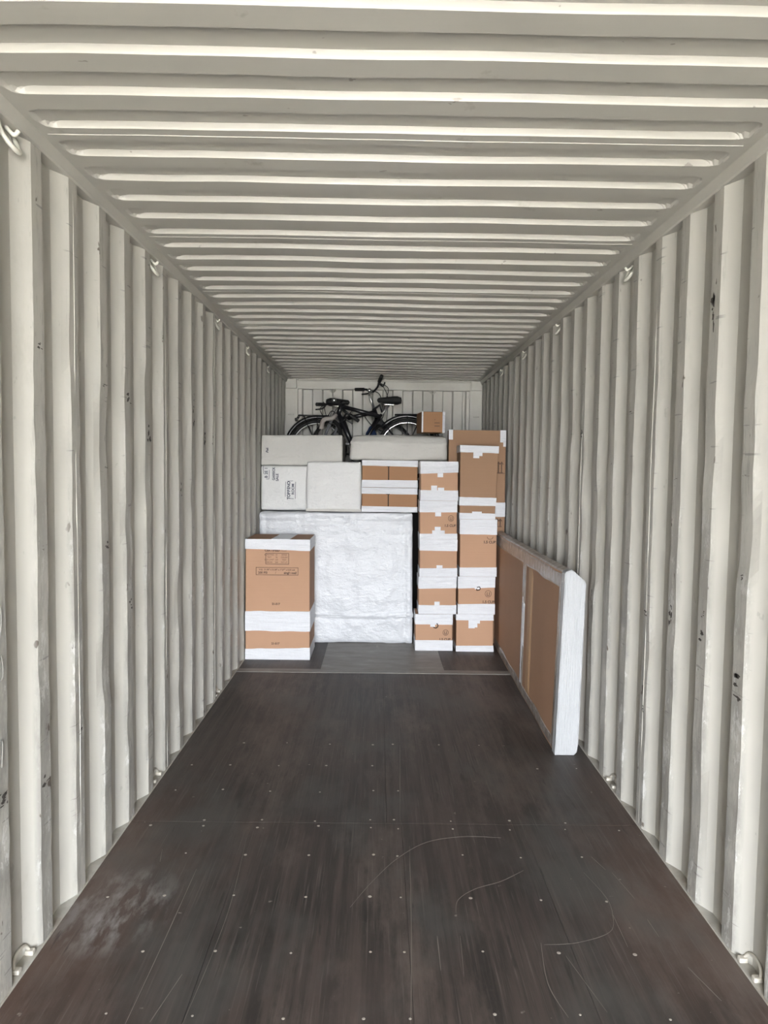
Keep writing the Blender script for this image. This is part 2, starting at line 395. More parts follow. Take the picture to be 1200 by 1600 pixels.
# ------------------------------------------------------------------ roof with stamped grooves
def roof():
    P = 0.2033; far0 = 2.333; GL = 0.118; H = 0.021
    X0, X1 = -1.125, 1.115
    xs = [-1.22, -1.16] + [X0 + t for t in (-0.004, 0.004, 0.012, 0.02, 0.028, 0.036, 0.045, 0.056, 0.07, 0.09)] + [-0.95+0.1*k for k in range(20)] + \
         [X1 - t for t in (0.09, 0.07, 0.056, 0.045, 0.036, 0.028, 0.02, 0.012, 0.004, -0.004)] + [1.16, 1.22]
    k0 = int(math.floor((DOOR_Y-far0)/P))+1; ys = []
    k = k0; seams = []
    while True:
        f = far0 + k*P; s = f-GL
        if f > BACK_Y-0.02: break
        if s > DOOR_Y+0.02:
            for t in (0, 0.002, 0.0033, 0.0048, 0.0065, 0.012, 0.03, 0.045, 0.059, 0.073, 0.088, 0.106, 0.1115, 0.1132, 0.1147, 0.116, 0.118): ys.append((s+t, k))
            ys.append((f+0.02, k))
            if k % 5 == 0: seams.append(f+0.043)
            ys.append((f+0.0426, k)); ys.append((f+0.065, k))
        k += 1
    ys = [(DOOR_Y, None)] + ys + [(BACK_Y+0.03, None)]
    V = []; F = []
    for (y, kk) in ys:
        for x in xs:
            h = 0
            if kk is not None:
                f = far0+kk*P; cy = f-GL/2
                hx = (X1-X0)/2; cx = (X0+X1)/2
                R = 0.05
                qx = abs(x-cx)-(hx-R); qy = abs(y-cy)-(GL/2-R)
                d = math.hypot(max(qx, 0), max(qy, 0)) + min(max(qx, qy), 0) - R
                t = min(1, max(0, -d/0.0065)); h = H*(0.6*t+0.4*t*t*(3-2*t))
                if abs(x-cx) > hx-0.08:            # softer ends
                    e = min(1, max(0, (hx-abs(x-cx))/0.06)); h *= e**0.6
            edge = min(1, max(0, (1.15-abs(x))/0.3))
            w_ = (nz(x*0.9, y*0.8, 0, 8)*0.009 + nz(x*2.6, y*2.2, 0, 9)*0.004)*edge
            V.append((x, y + nz(x*1.3, y*2, 3, 10)*0.007*edge, 2.69 + h + w_))
    W = len(xs)
    for j in range(len(ys)-1):
        for i in range(W-1):
            a = j*W+i; F.append((a, a+W, a+W+1, a+1))
    o = struct(link('ceiling', mesh(V, F), M_ROOF))
    for s in seams:
        pts = []
        for i in range(45):
            x = -1.13+2.25*i/44; edge = min(1, max(0, (1.15-abs(x))/0.3))
            w_ = (nz(x*0.9, s*0.8, 0, 8)*0.009 + nz(x*2.6, s*2.2, 0, 9)*0.004)*edge
            pts.append((x, s+nz(x*1.3, s*2, 3, 10)*0.007*edge, 2.6905+w_))
        link('weld_bead', tube_me([pts], 0.0024, 6), M_BEAD, o, True)
    return o
ceiling = roof()

# ------------------------------------------------------------------ front bulkhead (back of the picture)
def bulkhead():
    V = []; F = []; xs = []
    x = -1.035
    prof = [( -1.035, 0), (-0.987, 0), (-0.972, 0.045)]
    x = -0.972; lv = 1
    while x < 0.93:
        x2 = x + (0.104 if lv else 0.106); prof.append((x2, 0.045*lv)); lv = 1-lv; x = x2+0.016; prof.append((x, 0.045*lv))
    prof.append((0.985, prof[-1][1])); prof.append((1.0, 0)); prof.append((1.035, 0))
    for (x, d) in prof: V += [(x, BACK_Y+d+0.002, -0.02), (x, BACK_Y+d+0.002, 1.3), (x, BACK_Y+d+0.002, 2.60)]
    for i in range(len(prof)-1):
        for r in (0, 1):
            a = 3*i+r; F.append((a, a+3, a+4, a+1))
    o = struct(link('wall_back', mesh(V, F), M_BACK))
    for s in (-1, 1):
        x0, x1 = sorted((s*1.033, s*1.21))
        link('corner_post', box_me(x0, x1, BACK_Y-0.045, BACK_Y+0.06, -0.02, 2.70, 0.004), M_BACK, o)
        x0, x1 = sorted((s*1.045, s*1.175))
        link('corner_bracket', box_me(x0, x1, BACK_Y-0.075, BACK_Y-0.03, 2.575, 2.69, 0.006), M_BACK, o)
        link('tie_slot', box_me(*sorted((s*1.08, s*1.15)), BACK_Y-0.052, BACK_Y-0.044, 2.258, 2.272, 0.002), M_SILL, o)
    link('header_beam', box_me(-1.04, 1.04, BACK_Y-0.046, BACK_Y+0.06, 2.573, 2.672, 0.006), M_BACK, o)
    link('header_lip', box_me(-1.16, 1.16, BACK_Y-0.02, BACK_Y+0.06, 2.668, 2.72, 0.002), M_FRAME, o)
    return o
bulkhead()

# ------------------------------------------------------------------ floor
def floor():
    bm = bmesh.new()
    E = 1.1645; g_ = 0.0015
    panels = [(-E, 0.006, 3.187, 5.598), (0.006, E, 3.187, 5.598),
              (-E, -0.605, DOOR_Y, 3.187), (-0.605, 0.075, DOOR_Y, 3.187), (0.075, 0.63, DOOR_Y, 3.187), (0.63, E, DOOR_Y, 3.187),
              (-E, -0.503, 5.70, BACK_Y+0.03), (0.503, E, 5.70, BACK_Y+0.03)]
    for (a, b, c, d) in panels: bm_box(bm, a+g_/2, b-g_/2, c+g_, d-g_, -0.03, 0.0, 0.0008, 1)
    o = struct(link('floor', from_bm(bm), M_FLOOR))
    link('seam_filling', box_me(-E, E, DOOR_Y, BACK_Y+0.03, -0.035, -0.003), M_SEAM, o)
    link('steel_plate', box_me(-0.502, 0.502, 5.70, BACK_Y+0.03, -0.02, 0.001, 0.001), M_STEEL, o)
    link('cross_bar', box_me(-E, E, 5.600, 5.698, -0.02, 0.0025, 0.002), M_STEEL, o)
    def strip(path, w, z=0.0005):
        p = smooth_path([(x, y, 0) for x, y in path], 8); V = []; F = []
        for i, q in enumerate(p):
            t = (p[min(i+1, len(p)-1)]-p[max(i-1, 0)]).normalized(); n = Vector((-t.y, t.x, 0))
            f = i/(len(p)-1); ww = w*(0.35+0.65*math.sin(math.pi*min(1, max(0, f)))**0.5)*(0.8+0.5*nz(q.x*20, q.y*20, 0, 11))
            V += [q+n*ww/2+Vector((0, 0, -0.0008)), q+n*ww/2+Vector((0, 0, z)), q-n*ww/2+Vector((0, 0, z)), q-n*ww/2+Vector((0, 0, -0.0008))]
        for i in range(len(p)-1):
            a = 4*i
            for k in range(3): F.append((a+k, a+k+1, a+k+5, a+k+4))
        return V, F
    S = [([(0.514, 3.068), (0.35, 3.076), (0.181, 3.025), (0.046, 2.889), (-0.061, 2.712), (-0.136, 2.555)], .0022),
         ([(0.254, 2.526), (0.272, 2.608), (0.345, 2.679), (0.456, 2.733), (0.561, 2.811)], .0025),
         ([(0.531, 2.366), (0.509, 2.169), (0.537, 2.029)], .0028),
         ([(-0.767, 2.80), (-0.766, 2.351), (-0.769, 1.99)], .0030),
         ([(-0.611, 3.05), (-0.583, 2.608), (-0.585, 2.314), (-0.603, 1.99)], .0020),
         ([(0.104, 2.991), (0.085, 2.4), (0.064, 1.98)], .0026), ([(0.096, 4.123), (0.069, 3.20)], .0028),
         ([(0.175, 2.399), (0.173, 2.224)], .004), ([(0.256, 2.4), (0.245, 2.198)], .002),
         ([(0.804, 2.801), (0.841, 2.636), (0.833, 2.53), (0.79, 2.427), (0.658, 2.368), (0.54, 2.356)], .0020),
         ([(0.833, 2.53), (0.826, 2.346)], .002), ([(0.92, 2.8), (0.95, 2.62)], .0018), ([(0.95, 2.5), (0.955, 2.4)], .002),
         ([(0.87, 2.92), (0.90, 2.82)], .0018), ([(-0.95, 2.95), (-0.93, 2.85)], .002), ([(-0.66, 2.2), (-0.70, 2.0)], .003),
         ([(0.60, 2.3), (0.66, 2.05)], .0018), ([(0.99, 2.25), (1.03, 2.1)], .003)]
    V = []; F = []
    for p, w_ in S:
        v, f = strip(p, w_); b = len(V); V += v; F += [tuple(i+b for i in q) for q in f]
    sc_ = link('scratches', fix_normals(mesh(V, F)), M_SCR, o); sc_['kind'] = 'stuff'
    # screw heads in rows over the cross members
    bm = bmesh.new(); bmesh.ops.create_uvsphere(bm, u_segments=10, v_segments=6, radius=0.0065)
    for v in bm.verts: v.co.z *= 0.22
    sme = from_bm(bm); sme.materials.append(M_SCREW)
    rows = [2.029, 2.314, 2.616, 2.913, 3.150, 3.212, 3.51, 3.813, 4.131]
    cols = [-1.06, -0.83, -0.583, -0.312, -0.062, 0.055, 0.315, 0.578, 0.83, 1.06]
    for ry in rows:
        for cx in cols:
            if ry > 3.4 and random.random() < 0.25: continue
            if abs(cx) > 1.0 and random.random() < 0.4: continue
            s = bpy.data.objects.new('screw', sme); COL.objects.link(s); s.parent = o
            s.location = (cx+random.uniform(-.014, .014), ry+random.uniform(-.012, .012), 0.0003)
            k = random.uniform(0.6, 1.15); s.scale = (k, k, 1)
    return o
floor()

# ------------------------------------------------------------------ lashing rings
ORD = ['nearest the camera', 'second nearest the camera', 'third nearest the camera', 'fourth nearest the camera', 'fifth nearest the camera']
def ring_top(sg, y, label):
    o = empty('lashing_ring', (sg*1.196, y, 2.615), label, 'lashing ring', 'lashing rings under the roof rails')
    p = smooth_path([(-sg*0.0, -0.042, 0.034), (-sg*0.012, -0.044, -0.005), (-sg*0.030, -0.02, -0.034), (-sg*0.032, 0.02, -0.036), (-sg*0.012, 0.044, -0.005), (0, 0.042, 0.034)], 5)
    link('ring_bar', tube_me([p], 0.0075, 8), M_RING, o, True)
    link('lug', tube_me([smooth_path([(0, 0.0, 0.034), (-sg*0.022, 0.006, 0.012), (-sg*0.034, 0.012, 0.026)], 5)], 0.007, 8), M_RING, o, True)
def ring_bottom(sg, y, label):
    o = empty('lashing_ring', (sg*1.185, y, 0.004), label, 'lashing ring', 'lashing rings standing in the floor sills')
    p = smooth_path([(sg*0.0, -0.046, 0.004), (sg*0.008, -0.048, 0.016), (sg*0.014, -0.034, 0.036), (sg*0.016, 0.0, 0.044), (sg*0.014, 0.034, 0.036), (sg*0.008, 0.048, 0.016), (0, 0.046, 0.004)], 5)
    link('ring_bar', tube_me([p], 0.0058, 8), M_SILL2, o, True)
    for s in (-1, 1):
        bm = bmesh.new(); bm_box(bm, -0.016, 0.012, s*0.046-0.011, s*0.046+0.011, 0.0, 0.016, 0.004)
        link('lug', from_bm(bm), M_SILL2, o)
for j, y in enumerate((2.238, 3.615, 4.99, 6.10, 7.21)):
    ring_top(-1, y, 'steel lashing ring under the left roof rail, '+ORD[j])
for j, y in enumerate((3.590, 4.980, 6.111, 7.223)):
    ring_top(1, y, 'steel lashing ring under the right roof rail, '+ORD[j])
for j, y in enumerate((2.238, 3.628, 5.018)):
    ring_bottom(-1, y, 'steel lashing ring in the left floor sill, '+ORD[j])
for j, y in enumerate((2.228, 3.614)):
    ring_bottom(1, y, 'steel lashing ring in the right floor sill, '+ORD[j])
for x, t in ((-0.613, 'left of the bicycles'), (0.585, 'right of the bicycles')):
    o = tag(link('lashing_ring', tube_me([smooth_path([(x-0.03, 8.628, 2.578), (x-0.032, 8.62, 2.555), (x, 8.61, 2.533), (x+0.032, 8.62, 2.555), (x+0.03, 8.628, 2.578)], 5)], 0.006, 8), M_BACK, None, True),
            'small steel ring hanging under the end wall header, '+t, 'lashing ring', 'rings on the end wall')

# ------------------------------------------------------------------ cargo helpers
def tri(c8, u, v, t):
    # c8[(i,j,k)] corners, trilinear
    p = Vector((0, 0, 0))
    for i in (0, 1):
        for j in (0, 1):
            for k in (0, 1):
                p += Vector(c8[(i, j, k)])*((u if i else 1-u)*(v if j else 1-v)*(t if k else 1-t))
    return p
def corners(TL, TR, BL, BR, y, depth, lean=0.0):
    d = {}
    for j, yy in ((0, y), (1, y+depth)):
        d[(0, j, 1)] = (TL[0], yy+lean, TL[1]); d[(1, j, 1)] = (TR[0], yy+lean, TR[1])
        d[(0, j, 0)] = (BL[0], yy, BL[1]); d[(1, j, 0)] = (BR[0], yy, BR[1])
    return d
def block(c8, base, n=(14, 8, 14), rnd=0.012, amp=0.004, seed=1, bulge=0.0, extra=None):
    """closed lattice box with rounded edges, slight bulge and uneven surface; coordinates relative to base"""
    size = (Vector(c8[(1, 0, 0)])-Vector(c8[(0, 0, 0)])).length, (Vector(c8[(0, 1, 0)])-Vector(c8[(0, 0, 0)])).length, (Vector(c8[(0, 0, 1)])-Vector(c8[(0, 0, 0)])).length
    def spac(N, L):
        e = min(0.3, rnd/L); a = [0, e*0.3, e, ] + [e+(1-2*e)*i/(N-1) for i in range(1, N-1)] + [1-e, 1-e*0.3, 1]
        return a
    U, V_, T = spac(n[0], size[0]), spac(n[1], size[1]), spac(n[2], size[2])
    bm = bmesh.new(); cache = {}
    def vert(i, j, k):
        key = (i, j, k)
        if key in cache: return cache[key]
        u, v, t = U[i], V_[j], T[k]
        # rounded box: clamp to inner box and push out
        q = [u*size[0], v*size[1], t*size[2]]
        inn = [min(max(q[a], rnd), size[a]-rnd) for a in range(3)]
        dv = Vector([q[a]-inn[a] for a in range(3)])
        L = dv.length
        if L > 1e-9:
            dv = dv/L*min(rnd, L) if L > rnd else dv
            q = [inn[a]+dv[a] for a in range(3)]
        u, v, t = q[0]/size[0], q[1]/size[1], q[2]/size[2]
        p = tri(c8, u, v, t)
        nrm = Vector(((u < .001)*-1+(u > .999), (v < .001)*-1+(v > .999), (t < .001)*-1+(t > .999)))
        if L > 1e-9: nrm = dv.normalized()
        b = bulge*(4*u*(1-u))*(4*t*(1-t)) if abs(nrm.y) > .9 else bulge*(4*v*(1-v))*(4*t*(1-t)) if abs(nrm.x) > .9 else 0
        if nrm.z < -0.2: a_ = 0
        else: a_ = amp
        off = b + a_*(nz(p.x*4, p.y*4, p.z*4, seed)+0.5*nz(p.x*11, p.y*11, p.z*11, seed+1))
        if extra: off += extra(u, v, t, p, nrm)
        p = p + nrm*off
        cache[key] = bm.verts.new(p-Vector(base)); return cache[key]
    a, b, c = len(U)-1, len(V_)-1, len(T)-1
    def quad(*ks):
        try: bm.faces.new([vert(*k) for k in ks])
        except ValueError: pass
    for i in range(a):
        for k in range(c):
            quad((i, 0, k), (i+1, 0, k), (i+1, 0, k+1), (i, 0, k+1)); quad((i, b, k), (i, b, k+1), (i+1, b, k+1), (i+1, b, k))
        for j in range(b):
            quad((i, j, 0), (i, j+1, 0), (i+1, j+1, 0), (i+1, j, 0)); quad((i, j, c), (i+1, j, c), (i+1, j+1, c), (i, j+1, c))
    for j in range(b):
        for k in range(c):
            quad((0, j, k), (0, j, k+1), (0, j+1, k+1), (0, j+1, k)); quad((a, j, k), (a, j+1, k), (a, j+1, k+1), (a, j, k+1))
    return from_bm(bm)

def band(c8, base, tl, tr, bl, br, seed=0, off=0.0034, name='tape', mat=None, parent=None, sides=1.0, wob=0.006, crease=0.0018):
    """tape band round the front and both sides; t-values (0..1 of the height) at left/right for top and bottom edge"""
    P = []
    for v in (sides, sides*0.5, 0.0): P.append((0, v))
    P += [(u/16, 0) for u in range(1, 16)] + [(1, 0.0), (1, sides*0.5), (1, sides)]
    R = 9; V = []; F = []
    for (u, v) in P:
        if v > 0: n = Vector((-1 if u == 0 else 1, 0, 0))
        elif u in (0, 1): n = Vector((-1 if u == 0 else 1, -1, 0))
        else: n = Vector((0, -1, 0))
        T1 = tl+(tr-tl)*u; T0 = bl+(br-bl)*u
        col = []
        for r in range(R+1):
            t = T0+(T1-T0)*r/R
            if 0 < r < R or True:
                w_ = nz(u*5, v*3, seed*1.7+r*0.0, seed)*wob
            if T1 < 0.995 and r == R or T0 > 0.005 and r == 0: t += w_
            p = tri(c8, u, v, t)
            cr = crease*nz(p.x*3+p.y*3, p.z*28, seed, seed+3)
            col.append(p + n*(off+max(-off*0.4, cr)))
        for p in [tri(c8, u, v, T0)-n*0.001] + col + [tri(c8, u, v, T1)-n*0.001]: V.append(p-Vector(base))
    H = R+3
    for i in range(len(P)-1):
        for r in range(H-1):
            a = i*H+r; F.append((a, a+H, a+H+1, a+1))
    return link(name, fix_normals(mesh(V, F)), mat or M_TAPE, parent)
def patch(c8, base, u0, u1, t0, t1, parent, off=0.0062, mat=None, name='tape_tab', th=0.004):
    V = []
    for o_ in (off, -0.001):
        for (u, t) in ((u0, t0), (u1, t0), (u1, t1), (u0, t1)):
            V.append(tri(c8, u, 0, t)+Vector((0, -o_, 0))-Vector(base))
    F = [(0, 1, 2, 3), (7, 6, 5, 4), (0, 4, 5, 1), (1, 5, 6, 2), (2, 6, 7, 3), (3, 7, 4, 0)]
    return link(name, mesh(V, F), mat or M_TAPE, parent)
def text(body, size, loc, parent, mat=M_INK, rot=(math.pi/2, 0, 0), name='printed_text', align='CENTER', bold=0.0, sx=1.0, shear=0):
    cu = bpy.data.curves.new('text', 'FONT'); cu.body = body; cu.size = size; cu.align_x = align; cu.align_y = 'CENTER'
    cu.offset = bold; cu.extrude = 0.0004; cu.shear = shear
    ob = bpy.data.objects.new('tmp', cu); COL.objects.link(ob); bpy.context.view_layer.update()
    me = bpy.data.meshes.new_from_object(ob.evaluated_get(bpy.context.evaluated_depsgraph_get()))
    bpy.data.objects.remove(ob)
    me.materials.clear()
    for p in me.polygons: p.material_index = 0
    o = link(name, me, mat, parent); o.location = loc; o.rotation_euler = rot; o.scale = (sx, 1, 1)
    return o
def frame_rect(x0, x1, z0, z1, y, w_, parent, mat=M_INK, name='printed_frame'):
    bm = bmesh.new()
    for a in ((x0, x1, z0, z0+w_), (x0, x1, z1-w_, z1), (x0, x0+w_, z0, z1), (x1-w_, x1, z0, z1)):
        bm_box(bm, a[0], a[1], y-0.0008, y+0.001, a[2], a[3])
    return link(name, from_bm(bm), mat, parent)

def carton(name, label, TL, TR, BL, BR, y, depth, bands, tabs=(), mat=None, group=None, seed=1, lean=0.0, cat='box', body_name='carton_body', sides=1.0):
    c8 = corners(TL, TR, BL, BR, y, depth, lean)
    base = ((BL[0]+BR[0])/2, y+depth/2, min(BL[1], BR[1]))
    o = empty(name, base, label, cat, group)
    link(body_name, block(c8, base, (8, 4, 8), 0.005, 0.0007, seed, 0.0), mat or M_CARD, o, False)
    for i, (tl, tr, bl, br) in enumerate(bands): band(c8, base, tl, tr, bl, br, seed+i, parent=o, sides=sides)
    for i, (u0, u1, t0, t1) in enumerate(tabs): patch(c8, base, u0, u1, t0, t1, o, 0.0060+0.0007*i)
    return o, c8, base
def on_face(c8, base, u, t, off=0.0022):
    return tri(c8, u, 0, t)+Vector((0, -off, 0))-Vector(base)

# ------------------------------------------------------------------ left front tall carton
def front_box():
    o, c8, b = carton('moving_box', 'tall brown carton with printed frames on the floor, in front of the white slab',
                      (-1.160, 1.026), (-0.622, 1.027), (-1.160, 0.0012), (-0.617, 0.0012), 5.97, 0.46,
                      [(1.0, 1.0, 0.918, 0.906), (0.402, 0.406, 0.240, 0.240), (0.088, 0.100, 0, 0)], seed=3)
    # crossing strip over the closed top
    bm = bmesh.new()
    V = [(-0.945, 5.966, 1.0285), (-0.79, 5.966, 1.0285), (-0.775, 6.43, 1.0285), (-0.93, 6.43, 1.0285)]
    vs = [bm.verts.new(Vector(v)-Vector(b)) for v in V] + [bm.verts.new(Vector(v)-Vector(b)-Vector((0, 0, .004))) for v in V]
    for f in ((0, 1, 2, 3), (7, 6, 5, 4), (0, 4, 5, 1), (1, 5, 6, 2), (2, 6, 7, 3), (3, 7, 4, 0)): bm.faces.new([vs[i] for i in f])
    link('top_tape', from_bm(bm), M_TAPE, o)
    def F(px, py): # position on the face in fractions of width/height
        return on_face(c8, b, px, py)
    yf = 5.97-b[1]-0.003
    def X(u): return -1.160+0.54*u-b[0]
    def Z(t): return 1.026*t-b[2]
    # frames: pixel to fraction (front face 382..484 wide, 843..1031 high)
    def U(px): return (px-383.0)/100.5
    def T(py): return 1-(py-843.0)/188.0
    frame_rect(X(U(414.2)), X(U(450.8)), Z(T(881.8)), Z(T(864.3)), yf, 0.004, o)
    frame_rect(X(U(399.2)), X(U(465.6)), Z(T(898.6)), Z(T(886.5)), yf, 0.004, o)
    text('CERTIFIED', 0.027, (X(U(424.5)), yf, Z(T(860.3))), o, bold=0.0012)
    text('BOX MAKERS', 0.013, (X(U(440)), yf, Z(T(861))), o)
    for r, (a, m_, c) in enumerate((('BURSTING', '65', 'EDGE'), ('TEST', '95', 'CRUSH'), ('SIZE LIMIT', '120', 'TEST'), ('GROSS', '200', 'WT LT'))):
        z = Z(T(867.0+3.9*r))
        text(a, 0.0175, (X(U(420)), yf, z), o); text(m_, 0.017, (X(U(431.5)), yf, z), o); text(c, 0.0175, (X(U(443.5)), yf, z), o)
    text('V.G.  31.50" x 21.50" x 19.69" x 0.50 cub', 0.0185, (X(U(432.3)), yf, Z(T(890.2))), o, bold=0.0005, sx=0.98)
    text('200 PSI', 0.026, (X(U(410)), yf, Z(T(895))), o, bold=0.0008)
    text('/', 0.026, (X(U(430)), yf, Z(T(895))), o)
    text('single-wall', 0.026, (X(U(453)), yf, Z(T(895))), o, bold=0.0010)
    text('21-517', 0.024, (X(U(430.8)), yf, Z(T(943.5))), o, bold=0.0012)
    text('21-517', 0.024, (X(U(430.3)), yf, Z(T(1005.5))), o, bold=0.0012)
front_box()

# ------------------------------------------------------------------ big white slab on the floor
def slab():
    c8 = corners((-1.150, 1.215), (0.270, 1.222), (-1.150, 0.0012), (0.283, 0.0012), 6.585, 0.95)
    b = (-0.43, 7.0, 0.0)
    def ex(u, v, t, p, n):
        if n.y < -0.5:
            x = u*1.43; z = t*1.22
            d = 0.0
            for e in (0.062, 1.43-0.075): d += -0.007*math.exp(-((x-e)/0.012)**2)
            d += -0.007*math.exp(-((z-1.14)/0.012)**2)
            d += 0.010*math.exp(-((z-0.265-0.01*math.sin(x*5))/0.014)**2)*min(1, x*5)
            d += -0.006*math.exp(-((z-0.235-0.01*math.sin(x*5))/0.012)**2)
            # diagonal corner fold at lower right
            q = (1.43-x) - z*0.95
            if z < 0.26: d += 0.006*math.exp(-(q/0.02)**2)
            d += 0.010*(1 if z < 0.25 else 0)*(1-z/0.25)*0.5
            a = max(0, (z-0.85)/0.37)
            d += 0.013*a*nz(x*5, 0, z*18, 21) + 0.004*nz(x*3, 0, z*7, 22)+0.009*nz(x*7, 0, z*2.2, 23)*(1-a)
            d += 0.004*nz(x*14, 0, z*10, 24)
            return d
        return 0
    o = empty('wrapped_slab', b, 'large slab wrapped in creased white plastic standing on the floor', 'wrapped package')
    link('plastic_wrap', block(c8, b, (84, 6, 72), 0.02, 0.002, 31, 0.006, ex), M_WRAP, o, True)
    # a narrow taped seam
    band(c8, b, 0.245, 0.235, 0.205, 0.20, 5, off=0.006, parent=o, mat=M_WRAP, name='wrap_seam', wob=0.008, crease=0.004, sides=0.2)
slab()

# ------------------------------------------------------------------ wrapped packages above the slab
ZB = 1.2235
def w3():
    c8 = corners((-0.712, 1.684), (-0.214, 1.688), (-0.716, ZB+.004), (-0.212, ZB+.004), 6.60, 0.105)
    b = (-0.46, 6.65, ZB)
    def ex(u, v, t, p, n):
        if n.y < -0.5: return 0.004*nz(p.x*8, 0, p.z*6, 41)+0.004*nz(p.x*3, 0, p.z*20, 42)*max(0, t-0.5)*2 + 0.004*nz(p.x*20, 0, p.z*5, 44)*max(0, .3-t)*3
        return 0
    o = empty('wrapped_package', b, 'squarish blank white package on the big slab, beside the one with handwriting', 'wrapped package', 'white wrapped packages')
    link('foam_wrap', block(c8, b, (26, 4, 26), 0.016, 0.004, 43, 0.008, ex), M_WRAPD, o, True)
    band(c8, b, 0.055, 0.05, 0.0, 0.0, 6, off=0.003, parent=o, mat=M_CREAM, name='bottom_tape', wob=0.02)
w3()
def w4():
    c8 = corners((-1.160, 1.646), (-0.33, 1.646), (-1.160, ZB+.002), (-0.33, ZB+.002), 6.735, 0.70)
    b = (-0.74, 7.1, ZB)
    def ex(u, v, t, p, n):
        if n.y < -0.5: return 0.007*nz(p.x*4, 0, p.z*5, 51)+0.005*nz(p.x*9, 0, p.z*9, 52)
        return 0
    o = empty('wrapped_package', b, 'white wrapped package with black sideways handwriting, against the left wall', 'wrapped package', 'white wrapped packages')
    link('foam_wrap', block(c8, b, (34, 6, 18), 0.022, 0.003, 53, 0.010, ex), M_WRAPD, o, True)
    y = 6.735-0.0155-b[1]
    R = (math.pi/2, -math.pi/2, 0)
    s = 6.735/1114.4
    def L(px, py): return (-1.187+(px-402)*s*1.0-b[0]+0.0, y, 1.650-(py-727)*s-b[2])
    text('B 2E 1', 0.038, L(415.3, 739), o, M_PEN, R, 'handwriting', bold=0.001)
    text('GARRICK', 0.034, L(427, 740.5), o, M_PEN, R, 'handwriting', bold=0.001, sx=0.85)
    text('SALE', 0.033, L(432.5, 746), o, M_PEN, R, 'handwriting', bold=0.001)
    text('TORRENO', 0.040, L(450.5, 766), o, M_PEN, R, 'handwriting', bold=0.0015, sx=0.9)
    text('ROOM', 0.034, L(457, 764), o, M_PEN, R, 'handwriting', bold=0.001)
    for (x0, y0, x1, y1) in ((411, 728.5, 411, 741), (420, 734.5, 419.5, 748), (415, 748.8, 420, 748.5), (445.5, 752.5, 445, 776), (461, 752.5, 460.5, 779), (448, 751.8, 457, 751.2), (449, 778.5, 458, 779)):
        link('pen_line', tube_me([[L(x0, y0), L(x1, y1)]], 0.0022, 6), M_PEN, o)
w4()
def w1():
    c8 = corners((-1.160, 1.930), (-0.394, 1.938), (-1.160, 1.6495), (-0.392, 1.6495), 6.725, 0.62)
    c8[(0, 0, 1)] = (-1.152, 6.725, 1.930); c8[(0, 0, 0)] = (-1.160, 6.725, 1.6495)
    b = (-0.78, 7.05, 1.6495)
    def ex(u, v, t, p, n):
        if n.y < -0.5:
            a = math.exp(-((u-0.12)/0.10)**2)
            return 0.014*a*nz(p.x*9, 0, p.z*7, 61)+0.003*nz(p.x*3, 0, p.z*5, 62)-0.012*math.exp(-((t-0.22-0.05*u)/0.03)**2)*max(0, 1-u*1.3)
        return 0
    o = empty('wrapped_package', b, 'long white package on top of the pile, against the left wall', 'wrapped package', 'white wrapped packages')
    link('foam_wrap', block(c8, b, (34, 8, 16), 0.014, 0.003, 63, 0.004, ex), M_CREAM, o, True)
    bm = bmesh.new(); s = 6.72/1114.4
    def L(px, py): return (-1.168+(px-406)*s-b[0], 6.712-b[1], 1.930-(py-680)*s-b[2])
    for p in ([(416, 700), (418.5, 702), (416.5, 704)], [(416, 706), (419, 704), (418.5, 699.5)], [(415.5, 705.5), (419.5, 707)]):
        tube(bm, [L(*q) for q in p], 0.0035, 6)
    link('pen_scribble', from_bm(bm), M_PEN, o)
w1()
def w2():
    c8 = corners((-0.295, 1.955), (0.570, 1.968), (-0.325, 1.7085), (0.582, 1.7085), 6.60, 0.70)
    for j in (0,): c8[(0, 0, 1)] = (-0.30, 6.62, 1.930); c8[(1, 0, 1)] = (0.575, 6.61, 1.925)
    b = (0.13, 6.95, 1.7085)
    def ex(u, v, t, p, n):
        if n.y < -0.5: return 0.010*nz(p.x*2.5, 0, p.z*6, 71)+0.012*math.exp(-((t-0.72-0.03*math.sin(u*7))/0.08)**2)
        if n.z > 0.5: return 0.012*math.sin(u*math.pi)+0.008*nz(p.x*6, p.y*6, 0, 73)
        return 0
    o = empty('wrapped_package', b, 'long rounded off-white bolster lying across the flat cartons, below the bicycles', 'wrapped package', 'white wrapped packages')
    link('foam_wrap', block(c8, b, (40, 12, 14), 0.030, 0.004, 73, 0.012, ex), M_CREAM, o, True)
w2()

# two flat cartons
def flats():
    for i, (z0, z1, lab, bands, sl) in enumerate((
            (ZB+.0045, 1.453, 'flat carton with dark centre slit, lower of the two under the bolster', [(1, 1, .745, .735), (.235, .215, 0, 0)], (.235, .735)),
            (1.4565, 1.7065, 'flat carton with dark centre slit, upper of the two under the bolster', [(1, 1, .80, .77), (.27, .275, 0, 0)], (.275, .78)))):
        o, c8, b = carton('flat_carton', lab, (-0.204, z1), (0.309, z1), (-0.202, z0), (0.311, z0), 6.62, 0.42, bands, mat=M_CARD2, group='flat cartons side by side under the bolster', seed=80+i)
        patch(c8, b, 0.468, 0.487, sl[0], sl[1], o, 0.0035, M_DARK, 'flap_slit')
        patch(c8, b, 0.44, 0.505, sl[1]-0.012, sl[1]+0.012, o, 0.0037, M_DARK, 'flap_slit')
        patch(c8, b, 0.43, 0.56, (0.02 if i else 0.78), (0.25 if i else .99), o, 0.0075, M_TAPE, 'tape_tab')
flats()

